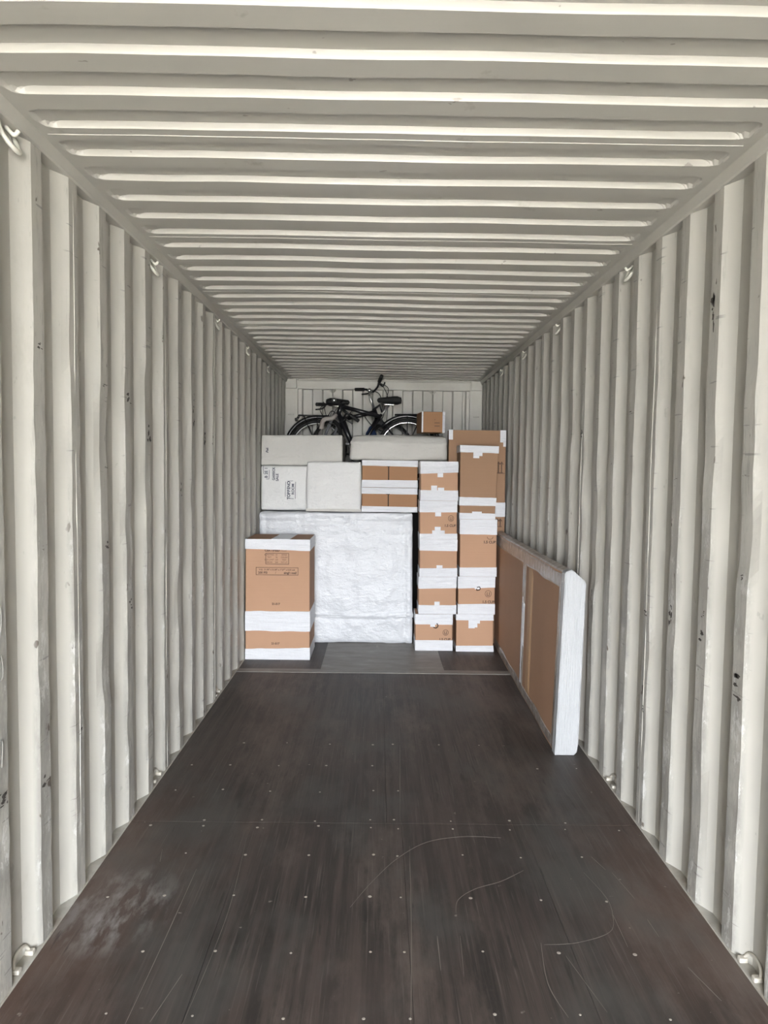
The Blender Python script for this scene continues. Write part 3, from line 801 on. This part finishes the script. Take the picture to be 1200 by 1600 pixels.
# ------------------------------------------------------------------ columns of small cartons
def px_t(z0, z1, zz): return (zz-z0)/(z1-z0)
def recycled(o, c8, b, u, t, s, txt=True, box=False):
    p = on_face(c8, b, u, t)
    if s > 0:
        pts = [(p.x+s*math.cos(a*math.pi/12), p.y, p.z+s*1.05*math.sin(a*math.pi/12)) for a in range(24)]
        bm = bmesh.new(); tube(bm, pts, 0.0022, 5, True)
        for dx in (-0.35, 0.35): tube(bm, [(p.x+dx*s, p.y, p.z-0.5*s), (p.x+dx*s, p.y, p.z+0.5*s)], 0.0030, 5)
        tube(bm, [(p.x-0.4*s, p.y, p.z-0.55*s), (p.x+0.4*s, p.y, p.z-0.55*s)], 0.0025, 5)
        link('printed_logo', from_bm(bm), M_INK, o)
A = [  # label bits, TL, TR, BL, BR, y, bands (fractions), tabs, logo
    ('lowest taped carton of the left small-box column, with a dark hook mark', (0.297, .3320), (0.634, .3320), (0.300, .0012), (0.638, .0012), 6.330,
     [(1, 1, .72, .715), (.285, .29, 0, 0)], [(.40, .53, .655, .74)], (.82, .50, .024, .40), (.545, .66)),
    ('second taped carton from the floor in the left small-box column', (0.322, .6685), (0.662, .6685), (0.325, .3335), (0.666, .3335), 6.335,
     [(1, 1, .675, .705), (.235, .245, 0, 0)], [(.42, .56, .10, .335)], None, None),
    ('middle taped carton of the five in the left small-box column', (0.327, 1.0045), (0.664, 1.0045), (0.329, .6700), (0.668, .6700), 6.335,
     [(1, 1, .70, .695), (.225, .24, 0, 0)], [(.45, .61, .10, .31)], None, None),
    ('fourth taped carton up in the left small-box column, with printed letters', (0.321, 1.3500), (0.656, 1.3500), (0.325, 1.0060), (0.661, 1.0060), 6.33,
     [(1, 1, .70, .71), (.145, .155, 0, 0)], [(.41, .57, .60, .72), (.40, .56, .10, .33), (.33, .67, .10, .235)], (.84, .55, .024, .40), None),
    ('topmost taped carton of the left small-box column', (0.322, 1.7000), (0.659, 1.7000), (0.327, 1.3515), (0.662, 1.3515), 6.33,
     [(1, 1, .68, .725), (.265, .265, 0, 0)], [(.45, .60, .60, .72), (.28, .44, .20, .385), (.46, .63, .20, .335)], None, None)]
for i, (lab, TL, TR, BL, BR, y, bands, tabs, logo, hook) in enumerate(A):
    TR, BR = (TR[0]-.007, TR[1]), (BR[0]-.007, BR[1])
    o, c8, b = carton('small_carton', lab, TL, TR, BL, BR, y, 0.27, bands, tabs, group='small cartons in the two columns', seed=100+3*i)
    if logo:
        recycled(o, c8, b, logo[0], logo[1], logo[2])
        p = on_face(c8, b, logo[0]-0.02, logo[1]-0.19); text('1.5 CUB', 0.030, p, o, bold=0.0012)
    if hook:
        p = on_face(c8, b, *hook); bm = bmesh.new()
        tube(bm, smooth_path([(p.x+0.010, p.y-.002, p.z+0.030), (p.x+0.022, p.y-.002, p.z+0.008), (p.x+0.004, p.y-.002, p.z-0.012), (p.x-0.02, p.y-.002, p.z-0.004)], 5), 0.0045, 6)
        link('hook_mark', from_bm(bm), M_DARK, o)
B = [
    ('lowest taped carton of the right column, touching the floor beside the long panel', (0.655, .3385), (0.990, .3385), (0.659, .0012), (0.997, .0012), 6.31,
     [(1, 1, .84, .84), (.155, .165, 0, 0)], [(.33, .50, .63, .86), (.47, .57, .655, .86), (.55, .64, .76, .86)], None),
    ('second taped carton from the floor in the right column, with a round emblem', (0.666, .6785), (0.999, .6785), (0.670, .3400), (1.002, .3400), 6.31,
     [(1, 1, .68, .715), (.265, .285, 0, 0)], [(.45, .60, .67, .75)], (.82, .55, .028, .31)),
    ('plain taped carton third up in the right column, under the tallest carton', (0.672, 1.1900), (1.004, 1.1900), (0.679, .6800), (1.010, .6800), 6.31,
     [(1, 1, .74, .735), (.155, .165, 0, 0)], [], (.80, .60, 0, .605))]
for i, (lab, TL, TR, BL, BR, y, bands, tabs, logo) in enumerate(B):
    TL, BL = (TL[0]+.006, TL[1]), (BL[0]+.006, BL[1])
    o, c8, b = carton('small_carton', lab, TL, TR, BL, BR, y, 0.27, bands, tabs, group='small cartons in the two columns', seed=130+3*i)
    if logo:
        if logo[2] > 0: recycled(o, c8, b, logo[0], logo[1], logo[2])
        else:
            p = on_face(c8, b, .82, .70); bm = bmesh.new()
            tube(bm, [(p.x+0.026*math.cos(math.pi*(1+a/10)), p.y, p.z+0.022*math.sin(math.pi*(1+a/10))) for a in range(11)], 0.002, 5)
            link('printed_logo', from_bm(bm), M_INK, o)
        p = on_face(c8, b, logo[0]+0.01, logo[3] if logo[2] == 0 else 0.33); text('1.5 CUB', 0.032, p, o, bold=0.0014)
    if i == 1:
        p = on_face(c8, b, .545, .66); bm = bmesh.new()
        tube(bm, smooth_path([(p.x-0.012, p.y-.002, p.z+0.02), (p.x+0.012, p.y-.002, p.z+0.024), (p.x+0.014, p.y-.002, p.z), (p.x-0.012, p.y-.002, p.z-0.006), (p.x-0.014, p.y-.002, p.z+0.008)], 5), 0.0045, 6)
        link('hook_mark', from_bm(bm), M_DARK, o)
# tall carton on top of the right column
o, c8, b = carton('tall_carton', 'tall brown carton with white tape bands on top of the right column',
                  (0.668, 1.846), (1.005, 1.840), (0.672, 1.1920), (0.985, 1.1920), 6.305, 0.27,
                  [(1, 1, .905, .905), (.30, .295, .185, .185), (.085, .08, 0, 0)], [(.34, .50, .83, .92), (.48, .58, .86, .92), (.35, .62, .02, .105)], seed=151, mat=M_CARD3)

# tall flat picture box behind the right column
def picture_box():
    o, c8, b = carton('picture_box', 'tall wide flat brown box with arrow marks behind the right column', (0.595, 1.996), (1.122, 1.996), (0.603, 0.0012), (1.140, 0.0012), 6.62, 0.13,
                      [(.666, .666, .60, .60), (.52, .52, .46, .46)], mat=M_CARD3, seed=160, cat='box')
    patch(c8, b, -0.004, 0.07, .955, 1.001, o, .004, M_TAPE, 'corner_tape'); patch(c8, b, 0.90, 1.004, .945, 1.001, o, .004, M_TAPE, 'corner_tape'); patch(c8, b, 0.955, 1.004, .925, .95, o, .004, M_TAPE, 'corner_tape')
    def arrows(zc, hh):
        bm = bmesh.new()
        for x in (1.060, 1.088):
            X = x-b[0]; Y = 6.62-b[1]-0.004; Z = zc-b[2]
            tube(bm, [(X, Y, Z-hh), (X, Y, Z+hh)], 0.005, 5)
            tube(bm, [(X-0.013, Y, Z-hh), (X+0.013, Y, Z-hh)], 0.003, 5)
            tube(bm, [(X-0.014, Y, Z+hh-0.02), (X, Y, Z+hh+0.004), (X+0.014, Y, Z+hh-0.02)], 0.004, 5)
        link('arrow_mark', from_bm(bm), M_INK, o)
    arrows(1.655, 0.048); arrows(1.140, 0.035)
    link('edge_line', box_me(1.038-b[0], 1.118-b[0], 6.616-b[1], 6.624-b[1], 1.597-b[2], 1.602-b[2]), M_INK, o)
picture_box()

# small carton above the bolster
def small_top():
    o = empty('small_carton', (0.455, 7.1, 1.9865), 'little brown carton with white taped edges, alone on top of the long bolster', 'box')
    o.rotation_euler = (0, 0, math.radians(7))
    W, D, H = 0.225, 0.30, 0.20
    c8 = {(i, j, k): ((i-.5)*W, (j-.5)*D, k*H) for i in (0, 1) for j in (0, 1) for k in (0, 1)}
    link('carton_body', block(c8, (0, 0, 0), (6, 4, 6), 0.006, 0.002, 170), M_CARD2, o)
    patch(c8, (0, 0, 0), -0.012, 0.055, 0.0, 1.01, o, .004, M_TAPE, 'tape'); patch(c8, (0, 0, 0), 0.90, 1.01, 0, 1.01, o, .004, M_TAPE, 'tape')
    link('tape', box_me(W/2-.001, W/2+.003, -D/2, D/2, 0, H, .001), M_TAPE, o)
    for t in (.3, .45, .6): patch(c8, (0, 0, 0), .55, .58+.2*(t < .5), t, t+.03, o, .0012, M_INK, 'printed_mark')
small_top()

# ------------------------------------------------------------------ long panel box leaning along the right wall
def panel():
    Y0, Y1 = 4.0, 6.56
    near = [(0.985, 0.0012), (1.088, 0.0012), (1.103, 0.018), (1.110, 0.067), (1.128, 0.985), (1.120, 1.005), (1.060, 1.064), (1.052, 1.067), (1.022, 1.056), (1.015, 1.046)]
    far = [(1.047, 0.0012), (1.135, 0.0012), (1.146, 0.018), (1.150, 0.067), (1.157, 0.985), (1.150, 1.005), (1.10, 1.064), (1.09, 1.067), (1.044, 1.056), (1.036, 1.046)]
    b = (1.05, 5.2, 0.0); n = len(near); N = 40
    V = []; F = []
    def P(i, s):
        a, c = near[i], far[i]; x = a[0]+(c[0]-a[0])*s; z = a[1]+(c[1]-a[1])*s
        if i in (8, 9, 7, 6): z += 0.006*nz(s*9, i*0.1, 0, 181); x += 0.004*nz(s*7, 3, 0, 182)
        if i == 0: x += 0.005*nz(s*6, 9, 0, 183)
        return Vector((x-b[0], Y0+(Y1-Y0)*s-b[1], z))
    for k in range(N+1):
        V += [P(i, k/N) for i in range(n)]
    for k in range(N):
        for i in range(n):
            F.append((k*n+i, k*n+(i+1) % n, (k+1)*n+(i+1) % n, (k+1)*n+i))
    F += [tuple(range(n)), tuple(range((N+1)*n-1, N*n-1, -1))]
    o = empty('panel_box', b, 'long flat brown panel box with white wrapped end leaning along the right wall', 'box')
    me = fix_normals(mesh(V, F)); me.materials.append(M_CARD); me.materials.append(M_CLEAR)
    for q in me.polygons:
        c = q.center
        if c.z > 1.0 and abs(q.normal.y) < 0.5: q.material_index = 1
    link('carton_body', me, None, o)
    def face(s, t, off):  # point on the big inner face; t height fraction
        p0, p1 = P(0, s), P(9, s); p = p0+(p1-p0)*t; return p+Vector((-off, 0, 0))
    def strip(s0, s1, t0, t1, off, mat, name, nn=10, seed=0, wv=0.006, mm=6):
        V = []; F = []
        for i in range(nn+1):
            for j in range(mm+1):
                a, c = i/nn, j/mm
                s = s0+(s1-s0)*a; t = t0+(t1-t0)*c
                if i in (0, nn): s += wv*0.5*nz(c*6, i, seed, 190)
                if j in (0, mm): t += wv*nz(a*8, j, seed, 191)
                cr = 0.0012*nz(s*60, t*30, seed, 192)
                rim = i in (0, nn) or j in (0, mm)
                V.append(face(min(1, max(0, s)), min(1.0, max(0, t)), -0.001 if rim else off+cr))
        for i in range(nn):
            for j in range(mm):
                a = i*(mm+1)+j; F.append((a, a+1, a+mm+2, a+mm+1))
        return link(name, fix_normals(mesh(V, F)), mat, o)
    L = Y1-Y0
    strip(0.0, 1.0, 0.905, 1.0, 0.003, M_CLEAR, 'edge_tape', 40, 1, 0.018)
    strip(0.0, 1.0, 0.0, 0.075, 0.003, M_CLEAR, 'edge_tape', 40, 2, 0.018)
    strip(0.0, 0.052, 0.0, 1.0, 0.004, M_CLEAR, 'edge_tape', 4, 3, 0.002, 24)
    strip(0.425, 0.475, 0.0, 1.0, 0.0045, M_CLEAR, 'seam_tape', 5, 4, 0.004, 24)
    strip(0.440, 0.462, 0.05, 0.70, 0.0065, M_TAPE, 'seam_tape', 4, 5, 0.008, 24)
    strip(0.425, 0.468, 0.33, 0.66, 0.0080, M_TAPE, 'seam_tape', 4, 6, 0.004, 12)
    strip(0.325, 0.392, 0.045, 0.93, 0.0055, M_FLAP, 'flap_strip', 4, 7, 0.0, 12)
    # white end wrap: covers the near end and turns the corner
    V = []; F = []
    ys = [(-0.006, 0.0), (0.030, 0.0)]
    cx = sum(p[0] for p in near)/n; cz = 0.5
    def scaled(i, off):
        a = near[i]; x = a[0]; z = a[1]
        dx = -off if x < cx else off; dz = off if z > cz else 0.0
        return (x+dx-b[0], max(0.0008, z+dz))
    segs = []
    for (yo, off) in ((-0.004, -0.004), (-0.007, 0.0), (-0.004, 0.004), (0.06, 0.004)):
        segs.append([Vector((scaled(i, off)[0], Y0+yo-b[1], scaled(i, off)[1])) for i in range(n)])
    for s in segs: V += s
    for k in range(3):
        for i in range(n): F.append((k*n+i, k*n+(i+1) % n, (k+1)*n+(i+1) % n, (k+1)*n+i))
    F.append(tuple(range(n)))
    link('end_wrap', fix_normals(mesh(V, F)), M_ENDW, o)['label'] = 'white plastic wrap over the near end'
panel()

# ------------------------------------------------------------------ added crates to carry the bicycles, near black to paint the gap's shade
for x0, x1, lab in ((-1.14, -0.02, 'added crate in painted gap shade behind the pile, under the left end of the bicycles'), (0.02, 1.12, 'added crate in painted gap shade behind the pile, under the right end of the bicycles')):
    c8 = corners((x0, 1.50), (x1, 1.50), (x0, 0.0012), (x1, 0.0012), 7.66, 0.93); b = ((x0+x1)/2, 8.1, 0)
    tag(link('added_crate', block(c8, b, (8, 6, 8), 0.02, 0.004, 200), M_GAPSHADE, None, True, b), lab, 'crate')

# ------------------------------------------------------------------ bicycles
def bicycle(label, rear, face, head_top, bb, saddle, stem, steer, grips, base_mat, rear_yaw=0.0, bar_drop=0.0, rim_mat=M_ALU, fork_mat=M_BLACK, y_lat=0.0, front=1.05, sad_flip=1):
    """rear, etc. are (x, z) in metres from the rear hub, x along the travel direction; z above hub"""
    o = empty('bicycle', (rear[0], rear[1], 1.503), label, 'bicycle', 'two bicycles behind the pile')
    o.rotation_euler = (0, 0, rear_yaw if face > 0 else math.pi+rear_yaw)
    R = 0.345; g_lat = 1
    def p(x, z, y=0): return Vector((x, y, z+R))
    def wheel(center, rot, name):
        bm = bmesh.new(); K = 48
        tube(bm, [(center + rot @ Vector((math.cos(a*2*math.pi/K)*0.323, 0, math.sin(a*2*math.pi/K)*0.323))) for a in range(K)], 0.022, 8, True)
        t = link(name, fix_normals(from_bm(bm)), M_RUB, o, True)
        bm = bmesh.new(); tube(bm, [(center + rot @ Vector((math.cos(a*2*math.pi/K)*0.300, 0, math.sin(a*2*math.pi/K)*0.300))) for a in range(K)], 0.009, 6, True)
        link('rim', fix_normals(from_bm(bm)), rim_mat, t, True)
        bm = bmesh.new()
        for k in range(28):
            a = k*2*math.pi/28; s = 0.028 if k % 2 else -0.028; a2 = a + (0.9 if k % 4 < 2 else -0.9)
            tube(bm, [center + rot @ Vector((0.02*math.cos(a2), s, 0.02*math.sin(a2))), center + rot @ Vector((0.298*math.cos(a), 0, 0.298*math.sin(a)))], 0.0013, 4)
        link('spokes', from_bm(bm), M_ALU, t)
        bm = bmesh.new(); tube(bm, [center + rot @ Vector((0, -0.05, 0)), center + rot @ Vector((0, 0.05, 0))], 0.022, 10)
        link('hub', from_bm(bm), M_ALU, t)
        return t
    ht = p(*head_top); ax = Vector((-math.cos(math.radians(71)), 0, math.sin(math.radians(71))))
    hb = ht - ax*0.13
    Rs = Matrix.Rotation(steer, 3, ax)
    def st(v): return ht + Rs @ (v-ht)
    wheel(p(0, 0), Matrix.Identity(3), 'rear_wheel')
    fh = hb - ax*0.40 + Vector((0.045, 0, 0)); fh.z = R
    fh_s = st(fh); fh_s.z = max(R, fh_s.z)
    wheel(fh_s, Rs, 'front_wheel')
    # frame
    sad = p(*saddle); bbp = p(*bb); cl = sad - (sad-bbp).normalized()*0.16
    bm = bmesh.new()
    tube(bm, [ht+ax*0.01, hb-ax*0.01], 0.027, 10)
    tube(bm, [hb+ax*0.02, bbp], 0.030, 10)
    tube(bm, [cl, bbp], 0.017, 10)
    tube(bm, [ht-ax*0.02, cl - (cl-bbp).normalized()*0.03], 0.024, 10)
    for s in (-1, 1):
        tube(bm, smooth_path([cl-(cl-bbp).normalized()*0.04, p(0.15, 0.15, s*0.05), p(0, 0, s*0.06)], 4), 0.0085, 8)
        tube(bm, smooth_path([bbp, p(0.25, bb[1]*0.7, s*0.05), p(0, 0, s*0.06)], 4), 0.0095, 8)
    tube(bm, [bbp+Vector((0, -0.035, 0)), bbp+Vector((0, 0.035, 0))], 0.024, 10)
    link('frame', fix_normals(from_bm(bm)), base_mat, o, True)
    link('seat_post', tube_me([[cl-(cl-bbp).normalized()*0.05, sad-Vector((0, 0, 0.03))]], 0.0135, 8), M_ALU, o, True)
    # saddle
    bm = bmesh.new(); V = []; K = 10
    prof = [(-0.14, 0.02, 0.006), (-0.135, 0.065, 0.032), (-0.09, 0.09, 0.048), (-0.04, 0.08, 0.046), (0.02, 0.05, 0.038), (0.08, 0.03, 0.032), (0.12, 0.024, 0.027), (0.135, 0.012, 0.01)]
    rings = []
    for (x, hw, th) in prof:
        rings.append([bm.verts.new(sad+Vector((x, hw*math.cos(a*2*math.pi/K), 0.018+th*math.sin(a*2*math.pi/K)))) for a in range(K)])
    for i in range(len(rings)-1):
        for a in range(K): bm.faces.new((rings[i][a], rings[i][(a+1) % K], rings[i+1][(a+1) % K], rings[i+1][a]))
    bm.faces.new(rings[0]); bm.faces.new(list(reversed(rings[-1])))
    sd = link('saddle', fix_normals(from_bm(bm)), M_RUB, o, True)
    link('saddle_rail', tube_me([[sad+Vector((-0.09, s*0.022, -0.004)), sad+Vector((-0.05, s*0.022, -0.03)), sad+Vector((0.05, s*0.022, -0.03)), sad+Vector((0.10, s*0.015, 0.0))] for s in (-1, 1)], 0.0055, 6), M_CHROME, sd, True)
    # fork
    bm = bmesh.new()
    crown = hb-ax*0.025
    tube(bm, [st(crown+Vector((0, -0.055, 0))), st(crown+Vector((0, 0.055, 0)))], 0.019, 8)
    for s in (-1, 1):
        tube(bm, [st(crown+Vector((0, s*0.052, 0))), st(fh+Vector((0, s*0.052, 0)))], [0.019, 0.012], 10)
    link('fork', fix_normals(from_bm(bm)), fork_mat, o, True)
    # stem + bar
    tp = ht+ax*0.03; stp = ht+ax*stem[1]; fw_ = Vector((stem[0], 0, stem[2]))
    link('stem', tube_me([[st(tp-ax*0.03), st(stp), st(stp+fw_)]], 0.0155, 8), M_ALU if stem[1] > .1 else M_BLACK, o, True)
    c = stp+fw_
    path = [st(c+Vector((x-0.0, y, z))) for (x, y, z) in grips]
    path = [st(c+Vector((x, -y, z))) for (x, y, z) in reversed(grips)] + [st(c)] + path
    hbm = link('handlebar', tube_me([smooth_path(path, 5)], 0.012, 8), M_BLACK, o, True)
    for s in (-1, 1):
        g1 = Vector(grips[-1]); g0 = Vector(grips[-2]); g1.y *= s; g0.y *= s
        d = (g1-g0).normalized()
        link('grip', tube_me([[st(c+g1-d*0.115), st(c+g1-d*0.09), st(c+g1-d*0.02), st(c+g1+d*0.01)]], 0.021, 10), M_RUB, hbm, True)
        lv = c+g1-d*0.15
        link('brake_lever', tube_me([smooth_path([st(lv), st(lv+Vector((0.05, 0, -0.03))), st(lv+Vector((0.055, 0, -0.045))+d*0.06), st(lv+Vector((0.05, 0, -0.05))+d*0.12)], 4)], 0.0095, 6), M_BLACK, hbm, True)
        link('cable', tube_me([smooth_path([st(lv+Vector((0.03, 0, 0))), st(c+Vector((0.16, s*0.10, 0.03))), st(c+Vector((0.15, s*0.03, -0.12))), hb+Vector((0.06, s*0.02, 0.05)), hb+Vector((-0.06, 0, -0.05))], 8), smooth_path([st(lv+Vector((0.02, 0, 0.01))), st(c+Vector((0.10, s*0.16, -0.10))), ht+Vector((0.12, s*0.05, -0.22)), ht+Vector((-0.02, s*0.03, -0.18)), ht+Vector((-0.12, 0, -0.06))], 8)], 0.0042, 5), M_RUB, o, True)
        link('mudguard', tube_me([[Vector((math.cos(a)*0.372, 0, math.sin(a)*0.372+R)) for a in [math.radians(40+i*8.5) for i in range(18)]]], 0.026, 6), M_BLACK, o, True) if s > 0 else None
    bl = st(c+Vector((0.0, 0.06, 0.035)))
    bm = bmesh.new(); bmesh.ops.create_uvsphere(bm, u_segments=12, v_segments=8, radius=0.026, matrix=Matrix.Translation(bl))
    link('bell', from_bm(bm), M_CHROME, hbm, True)
    if face < 0: link('foam_sleeve', tube_me([smooth_path([ht+Vector((0.06, 0.06, -0.12)), ht+Vector((0.10, 0.10, -0.16)), ht+Vector((0.19, 0.10, -0.18)), ht+Vector((0.22, 0.08, -0.28))], 5)], 0.026, 8), M_PALE, o, True)
    else: link('basket_bracket', tube_me([[ht+Vector((-0.02, s*0.04, 0.0)), ht+Vector((0.06, s*0.05, 0.06)), ht+Vector((0.09, s*0.05, -0.02))] for s in (-1, 1)], 0.012, 6), M_BLACK, o, True)
    # crank, pedals
    cr = Vector((0.12, 0, 0.12))
    for s in (-1, 1):
        e = bbp+Vector((cr.x*s, s*0.07, cr.z*s*0.9))
        ck = link('crank', tube_me([[bbp+Vector((0, s*0.05, 0)), e]], 0.010, 8), M_ALU, o, True)
        link('pedal', box_me(e.x-0.045, e.x+0.045, e.y+s*0.055-0.045, e.y+s*0.055+0.045, e.z-0.012, e.z+0.012, 0.004), M_BLACK, ck)
    bm = bmesh.new(); tube(bm, [bbp+Vector((0.085*math.cos(a*math.pi/14), 0.045, 0.085*math.sin(a*math.pi/14))) for a in range(28)], 0.006, 6, True)
    link('chainring', from_bm(bm), M_BLACK, o, True)
    # rack
    rz = 0.385
    bm = bmesh.new()
    for s in (-1, 1):
        tube(bm, [p(0.14, rz, s*0.05), p(-0.215, rz+0.005, s*0.055), p(-0.235, rz-0.03, s*0.05)], 0.0075, 6)
        tube(bm, [p(-0.16, rz, s*0.055), p(0, 0.02, s*0.075)], 0.006, 6); tube(bm, [p(0.0, rz, s*0.055), p(0, 0.02, s*0.075)], 0.005, 6)
    for x in (0.12, 0.0, -0.12, -0.215): tube(bm, [p(x, rz, -0.055), p(x, rz, 0.055)], 0.006, 6)
    link('luggage_rack', from_bm(bm), M_BLACK, o, True)
    link('rear_light', box_me(-0.265, -0.24, -0.03, 0.03, R+rz-0.06, R+rz-0.025, 0.006), M_RUB, o)
    return o
GR = [(0.0, 0.03, 0.0), (0.02, 0.08, 0.04), (0.0, 0.14, 0.07), (-0.05, 0.27, 0.10)]
bikeA = bicycle('black bicycle facing right, its rear wheel and rack at the left', (-0.770, 8.38), 1,
                (0.66, 0.46), (0.46, -0.06), (0.235, 0.53), (0.05, 0.20, 0.03), math.radians(36), GR, M_BLACK, rim_mat=M_ALU, fork_mat=M_GREYP)
bikeB = bicycle('black bicycle facing left with low handlebars, its saddle at the right', (0.262, 8.02), -1,
                (0.735, 0.49), (0.56, -0.06), (0.205, 0.525), (0.09, 0.045, -0.03), math.radians(-56), [(0.0, 0.03, 0.0), (0.02, 0.10, -0.02), (0.0, 0.18, -0.06), (-0.03, 0.28, -0.10)], M_BLACK, rim_mat=M_CHROME, fork_mat=M_GREYP)
# small extras tied to the bicycle
bm = bmesh.new(); bmesh.ops.create_icosphere(bm, subdivisions=3, radius=1.0)
for v in bm.verts:
    n_ = v.co.copy(); v.co = Vector((v.co.x*(0.065-0.03*v.co.z), v.co.y*0.035, v.co.z*0.10))*(1+0.25*nz(n_.x*2, n_.y*2, n_.z*2, 33))
tag(link('cloth_bag', from_bm(bm), M_BLUE, None, True, (-0.140, 8.16, 1.60+0.41)), 'dark blue cloth bag hanging between the two bicycle frames', 'bag')

# door frame behind the camera
def door_end():
    o = struct(link('door_1', box_me(-1.21, 1.21, DOOR_Y-0.06, DOOR_Y+0.005, 2.60, 2.78, 0.004), M_FRAME))
    for s in (-1, 1):
        link('corner_post', box_me(*sorted((s*1.15, s*1.28)), DOOR_Y-0.06, DOOR_Y+0.01, -0.15, 2.78, 0.004), M_FRAME, o)
    link('door_sill', box_me(-1.21, 1.21, DOOR_Y-0.06, DOOR_Y+0.001, -0.15, 0.0, 0.003), M_FRAME, o)
door_end()
